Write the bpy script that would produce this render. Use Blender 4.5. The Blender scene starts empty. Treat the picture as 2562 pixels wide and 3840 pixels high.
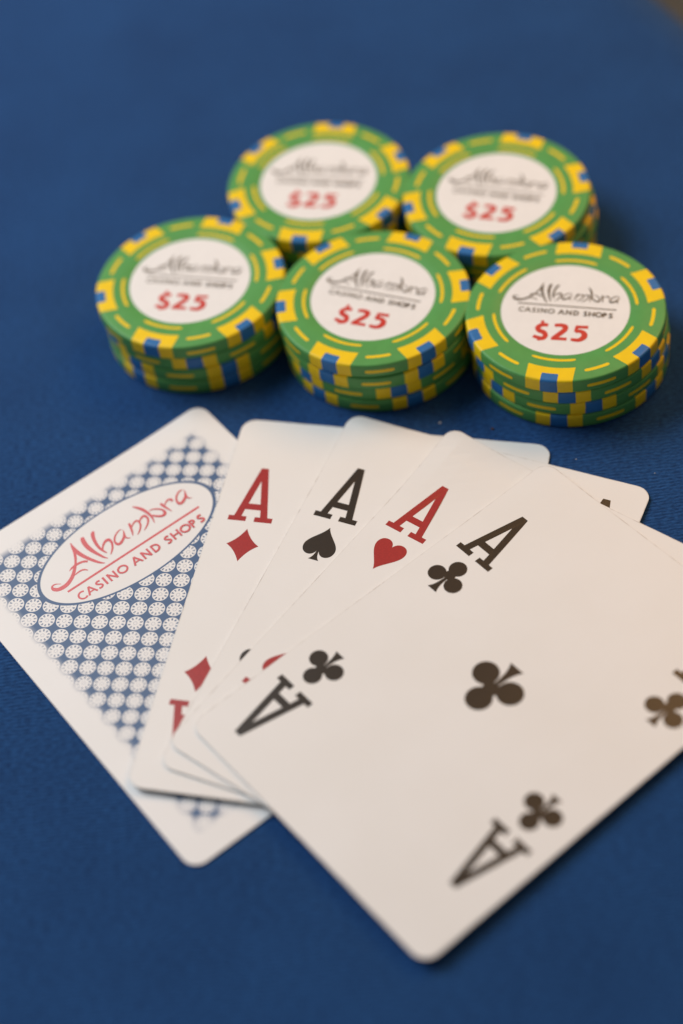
import bpy, bmesh, math, random
from mathutils import Matrix, Vector, noise
from mathutils.geometry import tessellate_polygon

scene = bpy.context.scene
random.seed(7)

# ------------------------------------------------------------------ camera
CAM_H = 0.26820
PITCH, ROLL = 0.868557, -0.169016
cam_data = bpy.data.cameras.new('camera')
cam = bpy.data.objects.new('camera', cam_data)
scene.collection.objects.link(cam)
fw = Vector((0, math.cos(PITCH), -math.sin(PITCH)))
rt0 = Vector((1, 0, 0)); up0 = rt0.cross(fw)
rt = rt0 * math.cos(ROLL) + up0 * math.sin(ROLL)
up = up0 * math.cos(ROLL) - rt0 * math.sin(ROLL)
m = Matrix((rt, up, -fw)).transposed().to_4x4()
m.translation = Vector((0, 0, CAM_H))
cam.matrix_world = m
cam_data.sensor_fit = 'VERTICAL'; cam_data.sensor_height = 36.0; cam_data.sensor_width = 24.0
cam_data.lens = 63.31
cam_data.clip_start = 0.005; cam_data.clip_end = 30
cam_data.dof.use_dof = True
cam_data.dof.focus_distance = 0.3435
cam_data.dof.aperture_fstop = 4.9
scene.camera = cam

# ------------------------------------------------------------------ world and lamps
world = bpy.data.worlds.new('World'); scene.world = world; world.use_nodes = True
bg = world.node_tree.nodes['Background']
bg.inputs['Color'].default_value = (0.96, 0.97, 1.0, 1)
bg.inputs['Strength'].default_value = 0.12

def area(name, loc, target, sx, sy, power, col):
    l = bpy.data.lights.new(name, 'AREA'); l.shape = 'RECTANGLE'; l.size = sx; l.size_y = sy
    l.energy = power; l.color = col
    o = bpy.data.objects.new(name, l); scene.collection.objects.link(o)
    o.location = loc
    o.rotation_euler = (Vector(target) - Vector(loc)).to_track_quat('-Z', 'Y').to_euler()
    return o
# daylight from a window on the left, a little behind the stacks, and the warm room light beyond the table
area('window_light', (-0.44, 0.58, 0.60), (-0.02, 0.24, 0), 0.48, 0.48, 5.9, (0.91, 0.96, 1.0))
area('room_lamp', (0.33, 0.50, 0.46), (0.05, 0.20, 0), 0.34, 0.30, 1.8, (1.0, 0.54, 0.21))

scene.view_settings.view_transform = 'Standard'
scene.view_settings.look = 'None'
scene.view_settings.exposure = 0.0
scene.view_settings.gamma = 1.0
scene.render.engine = 'CYCLES'
scene.render.resolution_x = 683; scene.render.resolution_y = 1024

# ------------------------------------------------------------------ helpers
COL = scene.collection
MM = 0.001

def tag(o, label=None, cat=None, group=None, kind=None):
    if label: o['label'] = label
    if cat: o['category'] = cat
    if group: o['group'] = group
    if kind: o['kind'] = kind
    return o

def link(name, me, parent=None, mat=None):
    if mat is not None and not me.materials: me.materials.append(mat)
    o = bpy.data.objects.new(name, me); COL.objects.link(o)
    if parent: o.parent = parent
    return o

def mesh(name, verts, faces, mat=None, smooth=False):
    me = bpy.data.meshes.new(name); me.from_pydata(verts, [], faces); me.update()
    if smooth: me.polygons.foreach_set('use_smooth', [True] * len(me.polygons))
    if mat: me.materials.append(mat)
    return me

class NT:
    """small wrapper to write node maths"""
    def __init__(self, name):
        self.mat = bpy.data.materials.new(name); self.mat.use_nodes = True
        self.nt = self.mat.node_tree; self.p = self.nt.nodes['Principled BSDF']
    def n(self, kind, **kw):
        nd = self.nt.nodes.new(kind)
        for k, v in kw.items(): setattr(nd, k, v)
        return nd
    def put(self, sock, v):
        if hasattr(v, 'is_output') or isinstance(v, bpy.types.NodeSocket): self.nt.links.new(v, sock)
        else: sock.default_value = v
    def m(self, op, a, b=None, c=None):
        nd = self.n('ShaderNodeMath', operation=op)
        for i, v in enumerate((a, b, c)):
            if v is not None: self.put(nd.inputs[i], v)
        return nd.outputs[0]
    def step(self, v, lo, hi):
        nd = self.n('ShaderNodeMapRange', interpolation_type='SMOOTHSTEP')
        self.put(nd.inputs['Value'], v); nd.inputs['From Min'].default_value = lo; nd.inputs['From Max'].default_value = hi
        return nd.outputs['Result']
    def mix(self, f, a, b):
        nd = self.n('ShaderNodeMix', data_type='RGBA')
        self.put(nd.inputs['Factor'], f); self.put(nd.inputs['A'], a) if False else None
        ins = [s for s in nd.inputs if s.type == 'RGBA']
        self.put(ins[0], a); self.put(ins[1], b)
        return [s for s in nd.outputs if s.type == 'RGBA'][0]
    def obj(self): return self.n('ShaderNodeTexCoord').outputs['Object']
    def noise(self, co, scale, detail=3, rough=0.5):
        nd = self.n('ShaderNodeTexNoise'); self.put(nd.inputs['Vector'], co)
        nd.inputs['Scale'].default_value = scale; nd.inputs['Detail'].default_value = detail; nd.inputs['Roughness'].default_value = rough
        return nd.outputs['Fac']
    def scale(self, co, v):
        nd = self.n('ShaderNodeMapping'); self.put(nd.inputs['Vector'], co); nd.inputs['Scale'].default_value = v
        return nd.outputs[0]
    def bump(self, h, dist, strength=1.0):
        nd = self.n('ShaderNodeBump'); self.put(nd.inputs['Height'], h)
        nd.inputs['Distance'].default_value = dist; nd.inputs['Strength'].default_value = strength
        self.nt.links.new(nd.outputs[0], self.p.inputs['Normal'])

def c4(r, g, b): return (r, g, b, 1)

def plastic(name, col, rough=0.42, var=0.035, spec=0.33):
    t = NT(name); co = t.obj()
    f = t.noise(co, 420, 4, 0.6)
    base = t.mix(t.step(f, 0.3, 0.7), c4(*[x * (1 - var) for x in col]), c4(*[min(1, x * (1 + var)) for x in col]))
    t.put(t.p.inputs['Base Color'], base)
    t.put(t.p.inputs['Roughness'], t.m('ADD', t.m('MULTIPLY', t.noise(co, 900, 3), 0.16), rough - 0.08))
    t.p.inputs['Specular IOR Level'].default_value = spec
    t.bump(t.noise(co, 2600, 2), 0.00003, 0.5)
    return t.mat

def ink(name, col, rough=0.34, spec=0.62):
    t = NT(name); co = t.obj()
    f = t.noise(co, 2500, 3, 0.6)
    base = t.mix(t.step(f, 0.25, 0.75), c4(*[x * 0.9 for x in col]), c4(*[min(1, x * 1.12) for x in col]))
    t.put(t.p.inputs['Base Color'], base)
    t.p.inputs['Roughness'].default_value = rough; t.p.inputs['Specular IOR Level'].default_value = spec
    t.bump(t.noise(co, 3200, 2), 0.00002, 0.6)
    return t.mat

def paper_finish(t, co):
    h = t.m('ADD', t.noise(t.scale(co, (1, 2.2, 1)), 2600, 3, 0.6), t.m('ADD', t.m('MULTIPLY', t.noise(co, 300, 2), 0.5), t.m('MULTIPLY', t.noise(co, 22, 2), 10.0)))
    t.bump(h, 0.00002, 0.55)
    t.p.inputs['Roughness'].default_value = 0.43
    t.p.inputs['Specular IOR Level'].default_value = 0.5

PAPER = (0.835, 0.832, 0.825)
def paper_material():
    t = NT('card_stock_white'); co = t.obj()
    f = t.noise(co, 45, 4, 0.55)
    base = t.mix(t.step(f, 0.3, 0.7), c4(PAPER[0]*0.975, PAPER[1]*0.97, PAPER[2]*0.96), c4(*PAPER))
    # handled, slightly soiled card rim, its colour darkened to make the overlaps clearer
    sep = t.n('ShaderNodeSeparateXYZ'); t.put(sep.inputs[0], co)
    qx = t.m('SUBTRACT', t.m('MULTIPLY', t.m('ABSOLUTE', sep.outputs[0]), 1000.0), 28.5)
    qy = t.m('SUBTRACT', t.m('MULTIPLY', t.m('ABSOLUTE', sep.outputs[1]), 1000.0), 41.0)
    mx, my = t.m('MAXIMUM', qx, 0.0), t.m('MAXIMUM', qy, 0.0)
    d = t.m('ADD', t.m('SQRT', t.m('ADD', t.m('MULTIPLY', mx, mx), t.m('MULTIPLY', my, my))), t.m('MINIMUM', t.m('MAXIMUM', qx, qy), 0.0))
    wear_dark = t.m('ADD', t.m('MULTIPLY', t.step(t.noise(co, 300, 3, 0.6), 0.46, 0.66), 0.40), 0.12)
    base = t.mix(t.m('MULTIPLY', t.step(d, 2.74, 2.92), wear_dark), base, c4(0.36, 0.31, 0.26))
    t.put(t.p.inputs['Base Color'], base); paper_finish(t, co)
    return t.mat

def card_edge_material():
    t = NT('card_cut_edge'); co = t.obj()
    f = t.noise(co, 260, 3, 0.6)
    base = t.mix(t.step(f, 0.52, 0.60), c4(0.56, 0.53, 0.49), c4(0.20, 0.16, 0.13))
    t.put(t.p.inputs['Base Color'], base); t.p.inputs['Roughness'].default_value = 0.8
    return t.mat

def card_back_material():
    t = NT('card_back_print'); co = t.obj()
    sep = t.n('ShaderNodeSeparateXYZ'); t.put(sep.inputs[0], co)
    x = t.m('MULTIPLY', sep.outputs[0], 1000.0); y = t.m('MULTIPLY', sep.outputs[1], 1000.0)
    S = 2.455
    u = t.m('DIVIDE', x, 2.471); v = t.m('SUBTRACT', t.m('DIVIDE', y, 2.435), 0.583)
    a = t.m('MULTIPLY', t.m('ADD', u, v), 0.5); b = t.m('MULTIPLY', t.m('SUBTRACT', u, v), 0.5)
    fa = t.m('SUBTRACT', a, t.m('FLOOR', t.m('ADD', a, 0.5))); fb = t.m('SUBTRACT', b, t.m('FLOOR', t.m('ADD', b, 0.5)))
    du = t.m('ADD', fa, fb); dv = t.m('SUBTRACT', fa, fb)
    r = t.m('MULTIPLY', t.m('SQRT', t.m('ADD', t.m('MULTIPLY', du, du), t.m('MULTIPLY', dv, dv))), S)
    ang = t.m('ARCTAN2', dv, du)
    disc = t.m('SUBTRACT', 1.0, t.step(r, 1.54, 1.62))
    spots = t.step(t.m('SINE', t.m('MULTIPLY', ang, 10.0)), -0.1, 0.45)
    ann = t.m('MULTIPLY', t.step(r, 0.86, 0.93), t.m('SUBTRACT', 1.0, t.step(r, 1.36, 1.43)))
    speck = t.step(t.noise(co, 5200, 1), 0.36, 0.56)
    marks = t.m('MULTIPLY', t.m('MULTIPLY', spots, ann), t.m('ADD', t.m('MULTIPLY', speck, 0.6), 0.4))
    ring = t.m('MULTIPLY', t.step(r, 0.28, 0.33), t.m('SUBTRACT', 1.0, t.step(r, 0.38, 0.43)))
    marks = t.m('MAXIMUM', marks, t.m('MULTIPLY', ring, 0.45))
    blue = t.m('MAXIMUM', t.m('SUBTRACT', 1.0, disc), marks)
    dx = t.m('SUBTRACT', t.m('ABSOLUTE', x), 26.6); dy = t.m('SUBTRACT', t.m('ABSOLUTE', y), 38.8)
    d = t.m('MAXIMUM', dx, dy)
    blue = t.m('MULTIPLY', blue, t.m('SUBTRACT', 1.0, t.step(d, -1.9, 0.6)))
    ey = t.m('DIVIDE', t.m('SUBTRACT', t.m('ABSOLUTE', y), 23.9), 9.78); ex = t.m('DIVIDE', x, 19.4)
    e = t.m('SQRT', t.m('ADD', t.m('MULTIPLY', ex, ex), t.m('MULTIPLY', ey, ey)))
    oval = t.step(e, 0.997, 1.003)
    rim = t.m('MULTIPLY', oval, t.m('SUBTRACT', 1.0, t.step(e, 1.035, 1.042)))
    blue = t.m('MAXIMUM', t.m('MULTIPLY', blue, oval), rim)
    f = t.noise(co, 45, 4, 0.55)
    white = t.mix(t.step(f, 0.3, 0.7), c4(PAPER[0]*0.975, PAPER[1]*0.975, PAPER[2]*0.975), c4(PAPER[0], PAPER[1], PAPER[2]*1.01))
    t.put(t.p.inputs['Base Color'], t.mix(blue, white, c4(0.062, 0.122, 0.250)))
    paper_finish(t, co)
    return t.mat

def cloth_material():
    t = NT('blue_felt'); co = t.obj()
    warp = t.noise(co, 60, 2)
    sep = t.n('ShaderNodeSeparateXYZ'); t.put(sep.inputs[0], co)
    # fine ribs of the weave running along x, broken up by the thread noise
    yy = t.m('ADD', t.m('MULTIPLY', sep.outputs[1], 2 * math.pi / 0.00078), t.m('MULTIPLY', warp, 14.0))
    yy = t.m('ADD', yy, t.m('MULTIPLY', sep.outputs[0], 600.0))
    rib = t.m('ADD', t.m('MULTIPLY', t.m('SINE', yy), 0.5), 0.5)
    thread = t.noise(t.scale(co, (0.35, 1.0, 1.0)), 2300, 4, 0.65)
    fuzz = t.noise(co, 5200, 3, 0.7)
    h = t.m('ADD', t.m('MULTIPLY', rib, 0.38), t.m('ADD', t.m('MULTIPLY', thread, 1.0), t.m('MULTIPLY', fuzz, 0.35)))
    t.bump(h, 0.00022, 0.8)
    blot = t.noise(co, 30, 5, 0.6)
    tone = t.m('ADD', t.m('MULTIPLY', t.step(thread, 0.32, 0.68), 0.62), t.m('ADD', t.m('MULTIPLY', rib, 0.12), t.m('MULTIPLY', blot, 0.55)))  # rib term puts slight groove shade into the colour
    base = t.mix(t.step(tone, 0.25, 1.0), c4(0.007, 0.036, 0.122), c4(0.016, 0.076, 0.232))
    t.put(t.p.inputs['Base Color'], base)
    t.p.inputs['Roughness'].default_value = 0.9; t.p.inputs['Specular IOR Level'].default_value = 0.15
    t.p.inputs['Sheen Weight'].default_value = 0.11; t.p.inputs['Sheen Roughness'].default_value = 0.45
    t.p.inputs['Sheen Tint'].default_value = c4(0.75, 0.80, 1.0)
    return t.mat

def floor_material():
    t = NT('brown_floor'); co = t.obj()
    g = t.noise(t.scale(co, (1, 9, 1)), 6, 5, 0.6)
    t.put(t.p.inputs['Base Color'], t.mix(t.step(g, 0.3, 0.7), c4(0.40, 0.30, 0.20), c4(0.52, 0.41, 0.29)))
    t.p.inputs['Roughness'].default_value = 0.5
    return t.mat

M_CLOTH = cloth_material(); M_FLOOR = floor_material()
M_PAPER = paper_material(); M_EDGE = card_edge_material(); M_BACK = card_back_material()
M_RED = ink('red_index_ink', (0.37, 0.020, 0.018)); M_BLACK = ink('black_index_ink', (0.022, 0.0125, 0.005))
M_LOGO = ink('logo_red_ink', (0.66, 0.115, 0.125))
M_CHIPTXT = ink('chip_grey_ink', (0.095, 0.068, 0.036)); M_PRICE = ink('chip_price_ink', (0.60, 0.040, 0.024))
M_GREEN = plastic('chip_green_clay', (0.098, 0.335, 0.086)); M_YELLOW = plastic('chip_yellow_clay', (0.90, 0.62, 0.008), var=0.03)
M_BLUE = plastic('chip_blue_clay', (0.026, 0.160, 0.420)); M_LABEL = plastic('chip_label_white', (0.85, 0.845, 0.835), rough=0.35, var=0.015, spec=0.5)

# ------------------------------------------------------------------ setting: table cloth with its rolled edge, floor below
def build_cloth():
    d = Vector((-0.33, 0.944, 0)).normalized(); n = Vector((d.y, -d.x, 0))
    o = Vector((0.1122, 0.3683, 0))
    RAD = 0.022
    prof = [(-1.0 + i * 0.04, 0.0) for i in range(25)]
    for i in range(13):
        a = math.pi / 2 * i / 12
        prof.append((-RAD + RAD * math.sin(a), -RAD + RAD * math.cos(a)))
    prof += [(0.001, -0.06), (0.003, -0.14), (0.006, -0.24)]
    V, F = [], []; N = 60
    for j in range(N + 1):
        s = -0.75 + 1.5 * j / N
        for (k, z) in prof:
            w = 0.0
            if z < -RAD: w = 0.006 * math.sin(s * 31) * min(1, (-z - RAD) / 0.1)
            p = o + d * s + n * (k + w); V.append((p.x, p.y, z))
    K = len(prof)
    for j in range(N):
        for i in range(K - 1):
            a = j * K + i; F.append((a, a + 1, a + K + 1, a + K))
    me = mesh('table_cloth', V, F, M_CLOTH, True)
    ob = link('table_cloth', me)
    tag(ob, 'blue felt cloth covering the card table, rolled over its edge', kind='structure')
build_cloth()
fl = link('floor', mesh('floor', [(-3, -3, -0.74), (3, -3, -0.74), (3, 3, -0.74), (-3, 3, -0.74)], [(0, 1, 2, 3)], M_FLOOR))
tag(fl, 'brown wooden floor seen past the table edge', kind='structure')

# ------------------------------------------------------------------ flat lettering: strokes of changing width
LOGO = [
 [ (-8.61,7.40,0.10), (-8.87,6.42,0.49), (-9.26,5.05,0.54), (-9.78,3.81,0.55), (-10.43,2.69,0.48), (-11.03,1.87,0.57), (-11.79,1.05,0.68), (-12.59,0.26,0.78), (-13.53,-0.39,0.82), (-14.66,-0.87,0.91), (-15.76,-0.94,0.95), (-16.68,-0.72,0.89), (-17.23,-0.09,0.80), (-17.22,0.57,0.40), (-16.73,0.79,0.38), (-16.19,0.63,0.25), (-15.45,0.03,0.10) ],  # A1
 [ (-8.71,7.33,0.20), (-8.85,5.88,0.61), (-8.83,4.39,0.84), (-8.49,2.87,0.79), (-7.97,1.44,0.70), (-7.34,0.00,0.58), (-6.77,-0.96,0.42), (-6.24,-1.53,0.17) ],  # A2
 [ (-12.57,1.60,0.12), (-11.72,1.91,0.43), (-10.71,2.01,0.58), (-9.73,1.87,0.55), (-9.06,1.60,0.52), (-8.58,1.14,0.50) ],  # bar
 [ (-12.40,-0.00,0.17), (-11.54,0.14,0.33), (-10.82,0.15,0.39), (-10.16,-0.12,0.35), (-9.72,-0.73,0.19) ],  # cur
 [ (-6.05,7.04,0.56), (-6.39,6.39,0.89), (-6.62,5.04,0.93), (-6.58,3.60,0.90), (-6.32,2.15,0.71), (-5.95,0.86,0.55), (-5.63,-0.13,0.40), (-5.18,-0.92,0.14) ],  # l
 [ (-3.62,6.80,0.43), (-4.09,6.36,0.76), (-4.54,5.37,0.71), (-4.87,4.11,0.65), (-5.02,2.67,0.59), (-4.91,1.54,0.48), (-4.60,0.35,0.22) ],  # h1
 [ (-4.77,1.57,0.30), (-4.34,2.22,0.38), (-3.48,2.90,0.55), (-2.60,2.96,0.71), (-2.43,2.01,0.50), (-2.85,1.01,0.42), (-3.47,0.20,0.37), (-4.27,-0.53,0.13) ],  # h2
 [ (0.84,3.32,0.09), (0.26,3.43,0.26), (-0.63,3.08,0.34), (-1.39,2.46,0.36), (-1.89,1.62,0.38), (-1.87,0.80,0.59), (-1.34,0.53,0.66), (-0.49,0.91,0.57), (0.26,1.51,0.50) ],  # a1
 [ (1.03,3.07,0.05), (0.65,2.18,0.33), (0.35,1.58,0.50), (0.37,0.91,0.28), (0.59,0.55,0.26), (1.02,0.37,0.09) ],  # a2
 [ (2.76,3.60,0.42), (2.61,3.00,0.50), (2.29,1.97,0.43), (1.96,1.10,0.33), (1.59,0.42,0.08) ],  # m1
 [ (2.71,2.46,0.23), (3.42,2.98,0.33), (4.13,3.13,0.45), (4.48,2.74,0.42), (4.33,1.83,0.38), (3.79,1.02,0.35), (3.06,0.38,0.26), (2.41,0.02,0.08) ],  # m2
 [ (4.57,2.50,0.28), (5.28,3.02,0.40), (6.06,3.11,0.56), (6.31,2.43,0.46), (6.04,1.57,0.40), (5.31,0.78,0.34), (4.57,0.29,0.25), (3.99,0.02,0.08) ],  # m3
 [ (5.67,6.69,0.21), (6.18,5.91,0.51), (6.66,4.94,0.64), (6.96,3.84,0.61), (7.09,2.67,0.53), (7.04,1.68,0.39), (6.80,0.72,0.23), (6.65,0.19,0.10) ],  # b1
 [ (7.59,3.51,0.13), (8.37,3.30,0.29), (9.16,2.64,0.37), (9.67,1.86,0.41), (9.70,1.08,0.59), (9.27,0.60,0.63), (8.58,0.72,0.53), (7.89,1.36,0.47), (7.32,2.12,0.38) ],  # b2
 [ (10.35,3.55,0.36), (10.35,3.02,0.55), (10.48,2.15,0.47), (10.67,1.22,0.34), (10.87,0.31,0.11) ],  # r1
 [ (10.54,2.39,0.16), (11.01,2.85,0.24), (11.73,3.23,0.35), (12.27,3.18,0.43), (12.49,2.75,0.50), (12.30,2.40,0.44) ],  # r2
 [ (15.68,3.39,0.09), (14.95,3.54,0.30), (14.10,3.13,0.36), (13.47,2.51,0.36), (13.06,1.69,0.43), (13.12,0.88,0.64), (13.75,0.74,0.63), (14.57,1.18,0.55), (15.01,1.52,0.46) ],  # aa1
 [ (15.87,3.14,0.07), (15.49,2.28,0.34), (15.20,1.64,0.52), (15.23,0.93,0.31), (15.83,0.37,0.09) ],  # aa2
 [ (-15.53,-2.54,0.53), (-8.96,-2.50,0.53), (-2.15,-2.49,0.53) ],  # rule
]
PRICE = [
 [ (-2.70,-4.84,0.92), (-3.84,-4.86,1.03), (-4.62,-5.64,1.09), (-4.24,-6.52,1.11), (-3.37,-6.88,1.15), (-2.78,-7.74,0.97), (-3.27,-8.59,1.12), (-4.26,-8.48,0.92), (-5.21,-8.13,0.85) ],  # $s
 [ (-3.91,-3.63,0.63), (-3.92,-4.87,0.66) ],  # $t
 [ (-3.88,-8.32,0.61), (-4.00,-9.32,0.60) ],  # $b
 [ (-1.40,-4.81,0.83), (-0.45,-4.59,0.96), (0.64,-4.82,1.13), (0.77,-5.72,1.09), (0.04,-6.84,1.15), (-0.78,-7.85,1.02), (-1.34,-8.49,0.82) ],  # 2a
 [ (-1.59,-8.45,0.82), (1.47,-8.33,0.81) ],  # 2b
 [ (2.90,-4.72,0.82), (5.24,-4.60,0.82) ],  # 5t
 [ (3.07,-4.43,0.69), (2.94,-6.17,0.69) ],  # 5v
 [ (2.93,-6.06,0.91), (3.79,-5.84,0.93), (4.68,-6.43,1.13), (4.74,-7.45,1.21), (3.82,-8.36,0.99), (2.28,-8.30,0.76) ],  # 5b
]
def catmull(pts, n=5, closed=False):
    P = [Vector(p) for p in pts]; out = []
    if len(P) == 2 and not closed: return P
    L = len(P)
    segs = L if closed else L - 1
    for i in range(segs):
        if closed: a, b, c, d = P[(i-1) % L], P[i], P[(i+1) % L], P[(i+2) % L]
        else: a, b, c, d = P[max(i-1, 0)], P[i], P[i+1], P[min(i+2, L-1)]
        for k in range(n):
            t = k / n
            out.append(0.5 * ((2*b) + (c - a)*t + (2*a - 5*b + 4*c - d)*t*t + (3*b - a - 3*c + d)*t**3))
    if not closed: out.append(P[-1])
    return out

class Print:
    """flat print in millimetres; each piece a few microns above the last so nothing is coplanar"""
    def __init__(self): self.v = []; self.f = []; self.lift = 0.0
    def stroke(self, pts, n=5, closed=False):
        C = catmull(pts, n, closed); L = len(C); base = len(self.v)
        for i, q in enumerate(C):
            if closed: a, b = C[(i-1) % L], C[(i+1) % L]
            else: a, b = C[max(i-1, 0)], C[min(i+1, L-1)]
            t = Vector((b.x - a.x, b.y - a.y)).normalized(); w = max(q.z, 0.02) / 2
            self.v += [(q.x - t.y*w, q.y + t.x*w, self.lift), (q.x + t.y*w, q.y - t.x*w, self.lift)]
        for i in range(L if closed else L - 1):
            a = base + 2*i; b = base + 2*((i+1) % L)
            self.f.append((a, a+1, b+1, b))
        self.lift += 0.004
    def poly(self, outer, hole=None):
        loops = [[Vector((x, y, 0)) for x, y in outer]]
        if hole: loops.append([Vector((x, y, 0)) for x, y in hole])
        base = len(self.v); pts = outer + (hole or [])
        for x, y in pts: self.v.append((x, y, self.lift))
        for tri in tessellate_polygon(loops):
            p = [pts[i] for i in tri]
            if (p[1][0]-p[0][0])*(p[2][1]-p[0][1]) - (p[1][1]-p[0][1])*(p[2][0]-p[0][0]) < 0: tri = tri[::-1]
            self.f.append(tuple(base + i for i in tri))
        self.lift += 0.004
    def build(self, name, mat, tf):
        """tf maps (x, y, lift) in millimetres to a local point in metres"""
        me = mesh(name, [tf(*p) for p in self.v], self.f, mat)
        bm = bmesh.new(); bm.from_mesh(me); bmesh.ops.recalc_face_normals(bm, faces=bm.faces)
        for f in bm.faces:
            if f.normal.z < 0: f.normal_flip()
        bm.to_mesh(me); bm.free()
        return me

def arc(cx, cy, rx, ry, a0, a1, w, n=9):
    return [(cx + rx*math.cos(math.radians(a0 + (a1-a0)*i/n)), cy + ry*math.sin(math.radians(a0 + (a1-a0)*i/n)), w) for i in range(n+1)]
W = 0.2
LETTER = {
 'C': [arc(0.04, 0.5, 0.44, 0.44, 50, 310, W)],
 'A': [[(-0.44, 0, W), (-0.02, 1.0, W)], [(-0.02, 1.0, W), (0.44, 0, W)], [(-0.28, 0.33, W*0.8), (0.28, 0.33, W*0.8)]],
 'S': [[(0.26, 0.86, W), (0.02, 0.92, W), (-0.20, 0.76, W), (-0.08, 0.57, W), (0.12, 0.43, W), (0.22, 0.24, W), (0.0, 0.07, W), (-0.26, 0.12, W)]],
 'I': [[(0, 0, W*1.1), (0, 1, W*1.1)]],
 'N': [[(-0.34, 0, W), (-0.34, 1, W)], [(-0.36, 0.98, W), (0.36, 0.02, W)], [(0.34, 0, W), (0.34, 1, W)]],
 'O': [arc(0, 0.5, 0.46, 0.42, 0, 342, W, 19)],
 'D': [[(-0.30, 0, W), (-0.30, 1, W)], [(-0.30, 0.92, W), (-0.02, 0.91, W), (0.24, 0.76, W), (0.33, 0.5, W), (0.24, 0.24, W), (-0.02, 0.09, W), (-0.30, 0.08, W)]],
 'H': [[(-0.34, 0, W), (-0.34, 1, W)], [(0.34, 0, W), (0.34, 1, W)], [(-0.34, 0.52, W*0.85), (0.34, 0.52, W*0.85)]],
 'P': [[(-0.22, 0, W), (-0.22, 1, W)], [(-0.22, 0.92, W), (0.04, 0.90, W), (0.20, 0.72, W), (0.04, 0.53, W), (-0.22, 0.50, W)]],
}
SUBTITLE = list(zip('CASINOANDSHOPS', (-13.77, -11.87, -9.95, -8.62, -6.93, -4.51, -1.28, 1.01, 3.28, 6.19, 8.11, 10.34, 12.24, 14.04)))

def logo_prints():
    """brush-script word, rule and small capitals; origin at the oval's centre (millimetres of the card)"""
    word = Print(); rule = Print(); sub = Print()
    for s in LOGO[:-1]: word.stroke(s)
    rule.stroke([(-15.53, -2.52, 0.50), (15.53, -2.46, 0.50)])
    for ch, x in SUBTITLE:
        for s in LETTER[ch]:
            sub.stroke([(x + px*2.05, -6.22 + py*2.05, w*2.05) for px, py, w in s], 3, ch == 'O')
    return word, rule, sub
def price_print():
    p = Print()
    for s in PRICE: p.stroke(s)
    return p

# suit pips (upright, millimetres)
def bez(p0, p1, p2, p3, n=10):
    out = []
    for i in range(n):
        t = i / n; s = 1 - t
        out.append((s**3*p0[0] + 3*s*s*t*p1[0] + 3*s*t*t*p2[0] + t**3*p3[0], s**3*p0[1] + 3*s*s*t*p1[1] + 3*s*t*t*p2[1] + t**3*p3[1]))
    return out
def mirror(half): return half + [(-x, y) for x, y in reversed(half) if abs(x) > 1e-6]
def circle(cx, cy, r, n=28): return [(cx + r*math.cos(2*math.pi*i/n), cy + r*math.sin(2*math.pi*i/n)) for i in range(n)]
def suit(kind, k=1.0):
    P = Print(); sc = lambda pts: [(x*k, y*k) for x, y in pts]
    if kind == 'diamond':
        P.poly(sc(mirror(bez((0, 4.05), (0.75, 2.35), (1.75, 0.95), (3.2, 0)) + bez((3.2, 0), (1.75, -0.95), (0.75, -2.35), (0, -4.05)) + [(0, -4.05)])))
    elif kind == 'heart':
        P.poly(sc(mirror(bez((0, 2.05), (0.25, 3.0), (1.0, 3.45), (1.75, 3.4)) + bez((1.75, 3.4), (2.8, 3.35), (3.35, 2.5), (3.3, 1.5)) + bez((3.3, 1.5), (3.2, -0.4), (0.8, -2.0), (0, -4.1)) + [(0, -4.1)])))
    elif kind == 'spade':
        P.poly(sc(mirror(bez((0, 3.95), (0.7, 1.9), (3.25, 0.5), (3.3, -1.3)) + bez((3.3, -1.3), (3.3, -2.7), (2.4, -3.3), (1.6, -3.3)) + bez((1.6, -3.3), (0.9, -3.25), (0.45, -2.8), (0.22, -2.1)) + [(0.22, -2.1), (0, -2.1)])))
        P.poly(sc(mirror([(0, -1.9)] + bez((0.2, -1.9), (0.3, -3.2), (0.55, -3.9), (1.1, -4.35)) + [(1.1, -4.35)])))
    else:
        for c in ((0, 2.32), (-2.2, -0.95), (2.2, -0.95)): P.poly(sc(circle(c[0], c[1], 1.77)))
        P.poly(sc([(-1.75, -0.75), (1.75, -0.75), (0.85, 1.1), (-0.85, 1.1)]))
        P.poly(sc(mirror([(0, 0.2)] + bez((0.3, 0.2), (0.3, -2.2), (0.5, -3.3), (1.15, -4.25)) + [(1.15, -4.25)])))
    return P
def letter_a():
    P = Print()
    half = [(0.74, 13.8), (3.36, 1.22), (4.42, 1.22), (4.42, 0), (0.82, 0), (0.82, 1.22), (1.88, 1.22), (1.55, 2.98)]
    P.poly(half + [(-x, y) for x, y in reversed(half)], [(0.0, 10.4), (-1.2, 4.5), (1.2, 4.5)])
    return P

# ------------------------------------------------------------------ playing cards
CW, CH, CR, CT = 31.5, 44.0, 3.0, 0.30          # half width, half height, corner radius, thickness (mm)
UA = math.radians(20); T0 = 0.12072
def fan_height(x, y, order):
    """top surface of a fanned card: every card of the fan leans on the one below"""
    t = (T0 - (x*math.cos(UA) + y*math.sin(UA))) / 0.105
    return 0.00038 + 0.0013*t + order*0.00036

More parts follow.
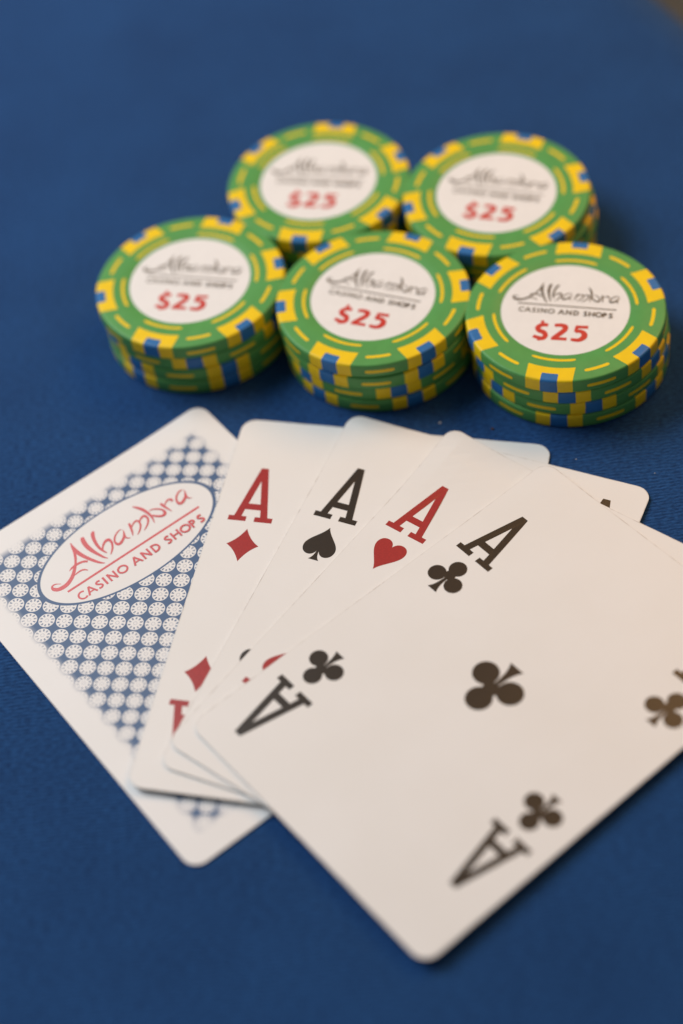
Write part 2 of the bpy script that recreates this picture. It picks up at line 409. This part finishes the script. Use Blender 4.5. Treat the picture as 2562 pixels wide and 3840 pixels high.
def make_card(label, loc, ang, order, mat_top, curl=0.0, curl_side=-1):
    ca, sa = math.cos(ang), math.sin(ang)
    def zf(x, y): return flat(x, y) + curl*MM*max(0.0, 1 - math.hypot(x - curl_side*CW, y - CH)/22)**2   # curled-up corner
    def flat(x, y):
        if order is None: return 0.00036 + 0.0000002*(x/10)**2
        X = loc[0] + (ca*x - sa*y)*MM; Y = loc[1] + (sa*x + ca*y)*MM
        return fan_height(X, Y, order)
    rows = [-CH + CR*(1 - math.cos(math.pi/2*i/7)) for i in range(8)]
    rows += [-CH + CR + (2*CH - 2*CR)*i/26 for i in range(1, 26)]
    rows += [CH - CR*(1 - math.cos(math.pi/2*(7-i)/7)) for i in range(8)]
    NX = 18; V = []; F = []
    def half(y):
        d = abs(y) - (CH - CR)
        return CW if d <= 0 else CW - CR + math.sqrt(max(CR*CR - d*d, 0))
    NR = len(rows)
    for side in (0, 1):
        for y in rows:
            h = half(y)
            for i in range(NX + 1):
                x = -h + 2*h*i/NX
                V.append((x*MM, y*MM, zf(x, y) - (CT*MM if side else 0)))
    st = NX + 1; off = NR*st
    for j in range(NR - 1):
        for i in range(NX):
            a = j*st + i
            F.append((a, a+1, a+st+1, a+st)); F.append((off+a, off+a+st, off+a+st+1, off+a+1))
    loop = [i for i in range(NX)] + [j*st + NX for j in range(NR-1)] + [(NR-1)*st + i for i in range(NX, 0, -1)] + [j*st for j in range(NR-1, 0, -1)]
    for k in range(len(loop)):
        a, b = loop[k], loop[(k+1) % len(loop)]
        F.append((a, off+a, off+b, b))
    me = mesh('playing_card', V, F)
    me.materials.append(M_PAPER); me.materials.append(mat_top); me.materials.append(M_EDGE)
    nt = (NR-1)*NX
    for i in range(0, 2*nt, 2): me.polygons[i].material_index = 1
    for i in range(2*nt, len(me.polygons)): me.polygons[i].material_index = 2
    o = link('playing_card', me); o.location = (loc[0], loc[1], 0); o.rotation_euler[2] = ang
    tag(o, label, 'playing card', 'playing cards on the cloth')
    return o, zf

def place(P, name, mat, card, zf, cx, cy, turn=0, k=1.0):
    c, s = math.cos(turn), math.sin(turn)
    def tf(x, y, l):
        X = cx + k*(c*x - s*y); Y = cy + k*(s*x + c*y)
        return (X*MM, Y*MM, zf(X, Y) + (0.012 + l)*MM)
    return link(name, P.build(name, mat, tf), card)

def ace(label, kind, loc, ang, order, curl=0.0):
    card, zf = make_card(label, loc, ang, order, M_PAPER, curl)
    mat = M_RED if kind in ('diamond', 'heart') else M_BLACK
    for sgn, turn in ((1, 0), (-1, math.pi)):
        place(letter_a(), 'index_letter', mat, card, zf, -24.0*sgn, 17.4*sgn, turn)
        place(suit(kind), 'suit_pip', mat, card, zf, -23.95*sgn, 11.5*sgn, turn)
        place(letter_a(), 'index_letter', mat, card, zf, 24.0*sgn, 25.1*sgn, turn)
        place(suit(kind), 'suit_pip', mat, card, zf, 24.3*sgn, 19.0*sgn, turn)
    place(suit(kind), 'centre_pip', mat, card, zf, 0, 0.2, math.pi, 1.42)
    return card

back, zf = make_card('face-down playing card with blue chip pattern and red lettering in a white oval', (-0.0300659, 0.2077469), 0.531767, None, M_BACK, 0.6, 1)
for sgn, turn in ((1, 0), (-1, math.pi)):
    w, r, s = logo_prints()
    place(w, 'logo_lettering', M_LOGO, back, zf, 0, 24*sgn, turn)
    place(r, 'logo_rule', M_LOGO, back, zf, 0, 24*sgn, turn)
    place(s, 'subtitle_lettering', M_LOGO, back, zf, 0, 24*sgn, turn)
ace('ace of diamonds with red index, lowest of the fanned aces on the blue-backed card', 'diamond', (-0.0010658, 0.2032372), -0.334302, 0)
ace('ace of spades with black spade index, fanned over the ace of diamonds', 'spade', (0.0101174, 0.1968935), -0.533523, 1, 0.8)
ace('ace of hearts with red heart index, fanned between the two black aces', 'heart', (0.0157607, 0.1882487), -0.783046, 2, 1.8)
ace('ace of clubs lying uppermost in the fan, its four indices and centre club showing', 'club', (0.0209520, 0.1791004), -1.001107, 3, 0.5)

# ------------------------------------------------------------------ poker chips
R = 20.06; TH = 3.35; PITCHC = 3.40
def top_profile():
    """outer surface from the top face over the rounded rim and down the side (r, z)"""
    pts = [(19.45, TH)]
    for i in range(1, 6):
        a = math.pi/2*i/5; pts.append((R - 0.5 + 0.5*math.sin(a), TH - 0.5 + 0.5*math.cos(a)))
    for i in range(6):
        a = math.pi/2*i/5; pts.append((R - 0.5 + 0.5*math.cos(a), 0.5 - 0.5*math.sin(a)))
    return pts
def lathe(prof, n=96):
    V, F = [], []
    for (r, z) in prof:
        for i in range(n):
            a = 2*math.pi*i/n; V.append((r*math.cos(a)*MM, r*math.sin(a)*MM, z*MM))
    for j in range(len(prof)-1):
        for i in range(n):
            a = j*n + i; b = j*n + (i+1) % n
            F.append((a, a+n, b+n, b))
    F.append(tuple(range(n))); F.append(tuple(range((len(prof)-1)*n, len(prof)*n))[::-1])
    me = mesh('chip_body', V, F, M_GREEN, True)
    me.polygons[-1].use_smooth = False; me.polygons[-2].use_smooth = False
    return me
body_me = lathe([(12.9, TH-0.05), (13.0, TH), (16.0, TH)] + top_profile() + [(12.0, 0)])

def wrap_patch(name, r_in, halfw, proud, mat, corner=0.0, top_only=False, wob=0.0):
    """inlay with parallel sides that starts on the face at r_in and wraps over the rim and down the side"""
    prof = [(r_in + (19.45 - r_in)*i/3, TH) for i in range(3)] + top_profile()[:-1]
    cols = 7; V, F = [], []
    n = len(prof)
    for j, (r, z) in enumerate(prof):
        a, b = prof[max(j-1, 0)], prof[min(j+1, n-1)]
        tr, tz = b[0]-a[0], b[1]-a[1]; l = math.hypot(tr, tz); nr, nz = -tz/l, tr/l
        if nz < 0 and j < 5: nr, nz = -nr, -nz
        if nr < 0: nr, nz = -nr, -nz
        if j < 4: nr, nz = 0, 1
        hw = halfw
        if j == 0: hw = halfw - corner
        if wob and z < TH - 0.3: hw = halfw + wob*math.sin(z*2.3)
        for i in range(cols):
            t = hw*(-1 + 2*i/(cols-1)); rr = r + nr*proud
            if j == 0 and corner and 0 < i < cols-1: pass
            V.append((math.sqrt(rr*rr - t*t)*MM, t*MM, (z + nz*proud)*MM))
    if corner:                                   # ease the inner corners
        V2 = [(r_in + corner)*MM]
    for j in range(n-1):
        for i in range(cols-1):
            a = j*cols + i; F.append((a, a+cols, a+cols+1, a+1))
    return mesh(name, V, F, mat, True)
spot_me = wrap_patch('edge_spot', 16.4, 4.62, 0.018, M_YELLOW, wob=0.06)
stripe_me = wrap_patch('edge_stripe', 18.05, 1.66, 0.034, M_BLUE, corner=0.12, wob=0.08)

def face_arc(name, r, w, half_deg, mat):
    P = Print(); hd = math.radians(half_deg)
    pts = []
    for i in range(15):
        a = -hd + 2*hd*i/14
        e = min(i, 14-i); ww = w*(0.55 if e == 0 else 1.0)
        pts.append((r*math.cos(a), r*math.sin(a), ww))
    P.stroke(pts, 2)
    return P.build(name, mat, lambda x, y, l: (x*MM, y*MM, (TH + 0.016)*MM))
outer_me = face_arc('outer_dash', 17.52, 0.72, 8.3, M_YELLOW)
inner_me = face_arc('inner_dash', 14.30, 0.62, 17.6, M_YELLOW)
def side_dash():
    V, F = [], []; hd = math.radians(8.5)
    for i in range(11):
        a = -hd + 2*hd*i/10; h = 0.42 if 0 < i < 10 else 0.30
        for z in (TH/2 - h, TH/2 + h): V.append(((R+0.018)*math.cos(a)*MM, (R+0.018)*math.sin(a)*MM, z*MM))
    for i in range(10): F.append((2*i, 2*i+2, 2*i+3, 2*i+1))
    return mesh('side_dash', V, F, M_YELLOW, True)
side_me = side_dash()
def label_mesh():
    n = 72; V = [(0, 0, (TH-0.025)*MM)]; F = []
    for r, z in ((12.6, TH-0.025), (12.86, TH-0.035), (12.88, TH-0.06)):
        V += [(r*math.cos(2*math.pi*i/n)*MM, r*math.sin(2*math.pi*i/n)*MM, z*MM) for i in range(n)]
    for i in range(n):
        j = (i+1) % n; F.append((0, 1+i, 1+j))
        for k in (0, 1): F.append((1+k*n+i, 1+(k+1)*n+i, 1+(k+1)*n+j, 1+k*n+j))
    return mesh('label_disc', V, F, M_LABEL)
label_me = label_mesh()
tf_chip = lambda k, ox, oy: (lambda x, y, l: ((ox + k*x)*MM, (oy + k*y)*MM, (TH - 0.025 + 0.010 + l)*MM))
_w, _r, _s = logo_prints()
chip_word_me = _w.build('logo_lettering', M_CHIPTXT, tf_chip(0.64, 0.2, 2.43))
chip_rule_me = _r.build('logo_rule', M_CHIPTXT, tf_chip(0.64, 0.2, 2.43))
chip_sub_me = _s.build('subtitle_lettering', M_CHIPTXT, tf_chip(0.64, 0.2, 2.43))
price_me = price_print().build('price_lettering', M_PRICE, tf_chip(1.0, 0, 0))

def make_chip(label, x, y, z, spot_deg, text_deg, top):
    root = bpy.data.objects.new('poker_chip', None); COL.objects.link(root)
    root.empty_display_size = 0.01
    root.location = (x, y, z)
    tag(root, label, 'poker chip', 'poker chips stacked on the cloth')
    link('chip_body', body_me, root)
    lab = link('label_disc', label_me, root); lab.rotation_euler[2] = math.radians(text_deg)
    if top:
        for nm, me in (('logo_lettering', chip_word_me), ('logo_rule', chip_rule_me), ('subtitle_lettering', chip_sub_me), ('price_lettering', price_me)):
            link(nm, me, lab)
    for i in range(6):
        a = math.radians(spot_deg + 60*i); b = a + math.radians(30)
        sp = link('edge_spot', spot_me, root); sp.rotation_euler[2] = a
        link('edge_stripe', stripe_me, sp)
        for nm, me, an in (('inner_dash', inner_me, a), ('outer_dash', outer_me, b), ('side_dash', side_me, b)):
            link(nm, me, root).rotation_euler[2] = an
    return root

STACKS = [  # centre of the top chip, text angle, spot angle of each chip from the top down, stack name, drift of the lower chips (mm)
 (-0.02325, 0.28542, -19.8, (-118.4, -95.2, -76.4, -76.1), 'row of three, end stack nearest the blue-backed card', ((0.5, 0.2), (0.7, 0.1), (0.6, -0.1))),
 (0.01377, 0.27126, -28.3, (-124.5, -128.3, -86.0, -78.0), 'row of three, middle stack between the two end stacks', ((0.3, -0.2), (0.4, 0.2), (0.7, -0.1))),
 (0.05105, 0.25804, -20.2, (-111.3, -102.5, -88.4, -108.2), 'row of three, end stack farthest from the blue-backed card', ((0.5, 0.2), (0.9, 0.3), (0.8, 0.1))),
 (0.00723, 0.31045, -19.3, (-109.3, -98.0, -121.0, -82.0), 'row of two, stack nearer the blue-backed card', ((0.3, 0.1), (0.5, 0.3), (0.2, 0.2))),
 (0.04421, 0.29661, -24.5, (-119.5, -141.0, -64.0, -96.0), 'row of two, stack farther from the blue-backed card', ((1.0, 0.1), (1.5, 0.4), (1.2, 0.2))),
]
WORD = ('top $25', 'second-from-top', 'third-from-top', 'bottom')
for x, y, ta, spots, nm, drift in STACKS:
    for lv in range(4):
        dx, dy = (0, 0) if lv == 0 else drift[lv-1]
        z = (0.06 + PITCHC*(3-lv))*MM
        make_chip('%s green chip in the %s' % (WORD[lv], nm), x + dx*MM, y + dy*MM, z, spots[lv], ta if lv == 0 else ta + 37*lv, lv == 0)

# ------------------------------------------------------------------ specks on the cloth
M_CRUMB = ink('crumb_brown', (0.10, 0.05, 0.03), 0.8, 0.1); M_LINT = ink('lint_white', (0.55, 0.58, 0.62), 0.9, 0.1)
def speck(name, label, cat, x, y, sx, sy, sz, mat, seed):
    bm = bmesh.new(); bmesh.ops.create_icosphere(bm, subdivisions=2, radius=1)
    for v in bm.verts:
        k = 1 + 0.45*noise.noise(v.co*1.7 + Vector((seed, 0, 0)))
        v.co = Vector((v.co.x*sx*k, v.co.y*sy*k, v.co.z*sz*k + sz*0.9))*MM
    me = bpy.data.meshes.new(name); bm.to_mesh(me); bm.free(); me.materials.append(mat)
    o = link(name, me); o.location = (x, y, 0); tag(o, label, cat)
speck('crumb', 'tiny brown crumb on the blue cloth near the ace of hearts corner', 'crumb', 0.0326, 0.2416, 0.32, 0.26, 0.2, M_CRUMB, 1.0)
speck('lint_speck', 'tiny pale lint speck on the cloth near the spade and heart aces', 'lint', 0.0226, 0.2457, 0.26, 0.2, 0.12, M_LINT, 4.0)
speck('lint_speck', 'tiny pale lint speck on the cloth beside the ace of diamonds corner', 'lint', 0.0471, 0.2301, 0.13, 0.10, 0.08, M_LINT, 7.0)
speck('lint_speck', 'tiny pale lint speck on the cloth beyond the ace of spades corner', 'lint', 0.0611, 0.2232, 0.12, 0.10, 0.08, M_LINT, 9.0)

# fine dust and fibres caught in the felt: far too many and small to count
def lint_dust():
    rnd = random.Random(21); V, F = [], []
    for i in range(420):
        x, y = rnd.uniform(-0.10, 0.12), rnd.uniform(0.10, 0.42)
        a = rnd.uniform(0, math.pi); L = rnd.uniform(0.15, 0.9) if rnd.random() < 0.55 else rnd.uniform(0.08, 0.16)
        w = rnd.uniform(0.018, 0.04); bend = rnd.uniform(-0.7, 0.7); px, py = x, y
        base = len(V)
        for k in range(5):
            aa = a + bend*(k/4 - 0.5)*2
            for dz, dw in ((0.05, -1), (0.05 + w*1.6, 0), (0.05, 1)):
                V.append((px - math.sin(aa)*w*dw*MM, py + math.cos(aa)*w*dw*MM, dz*MM))
            px += math.cos(aa)*L/4*MM; py += math.sin(aa)*L/4*MM
        for k in range(4):
            b = base + 3*k
            F += [(b, b+3, b+4, b+1), (b+1, b+4, b+5, b+2)]
    o = link('lint_dust', mesh('lint_dust', V, F, ink('dust_fibre', (0.10, 0.15, 0.24), 0.9, 0.1)))
    tag(o, 'fine pale dust and fibres scattered over the blue felt', 'lint', kind='stuff')
lint_dust()
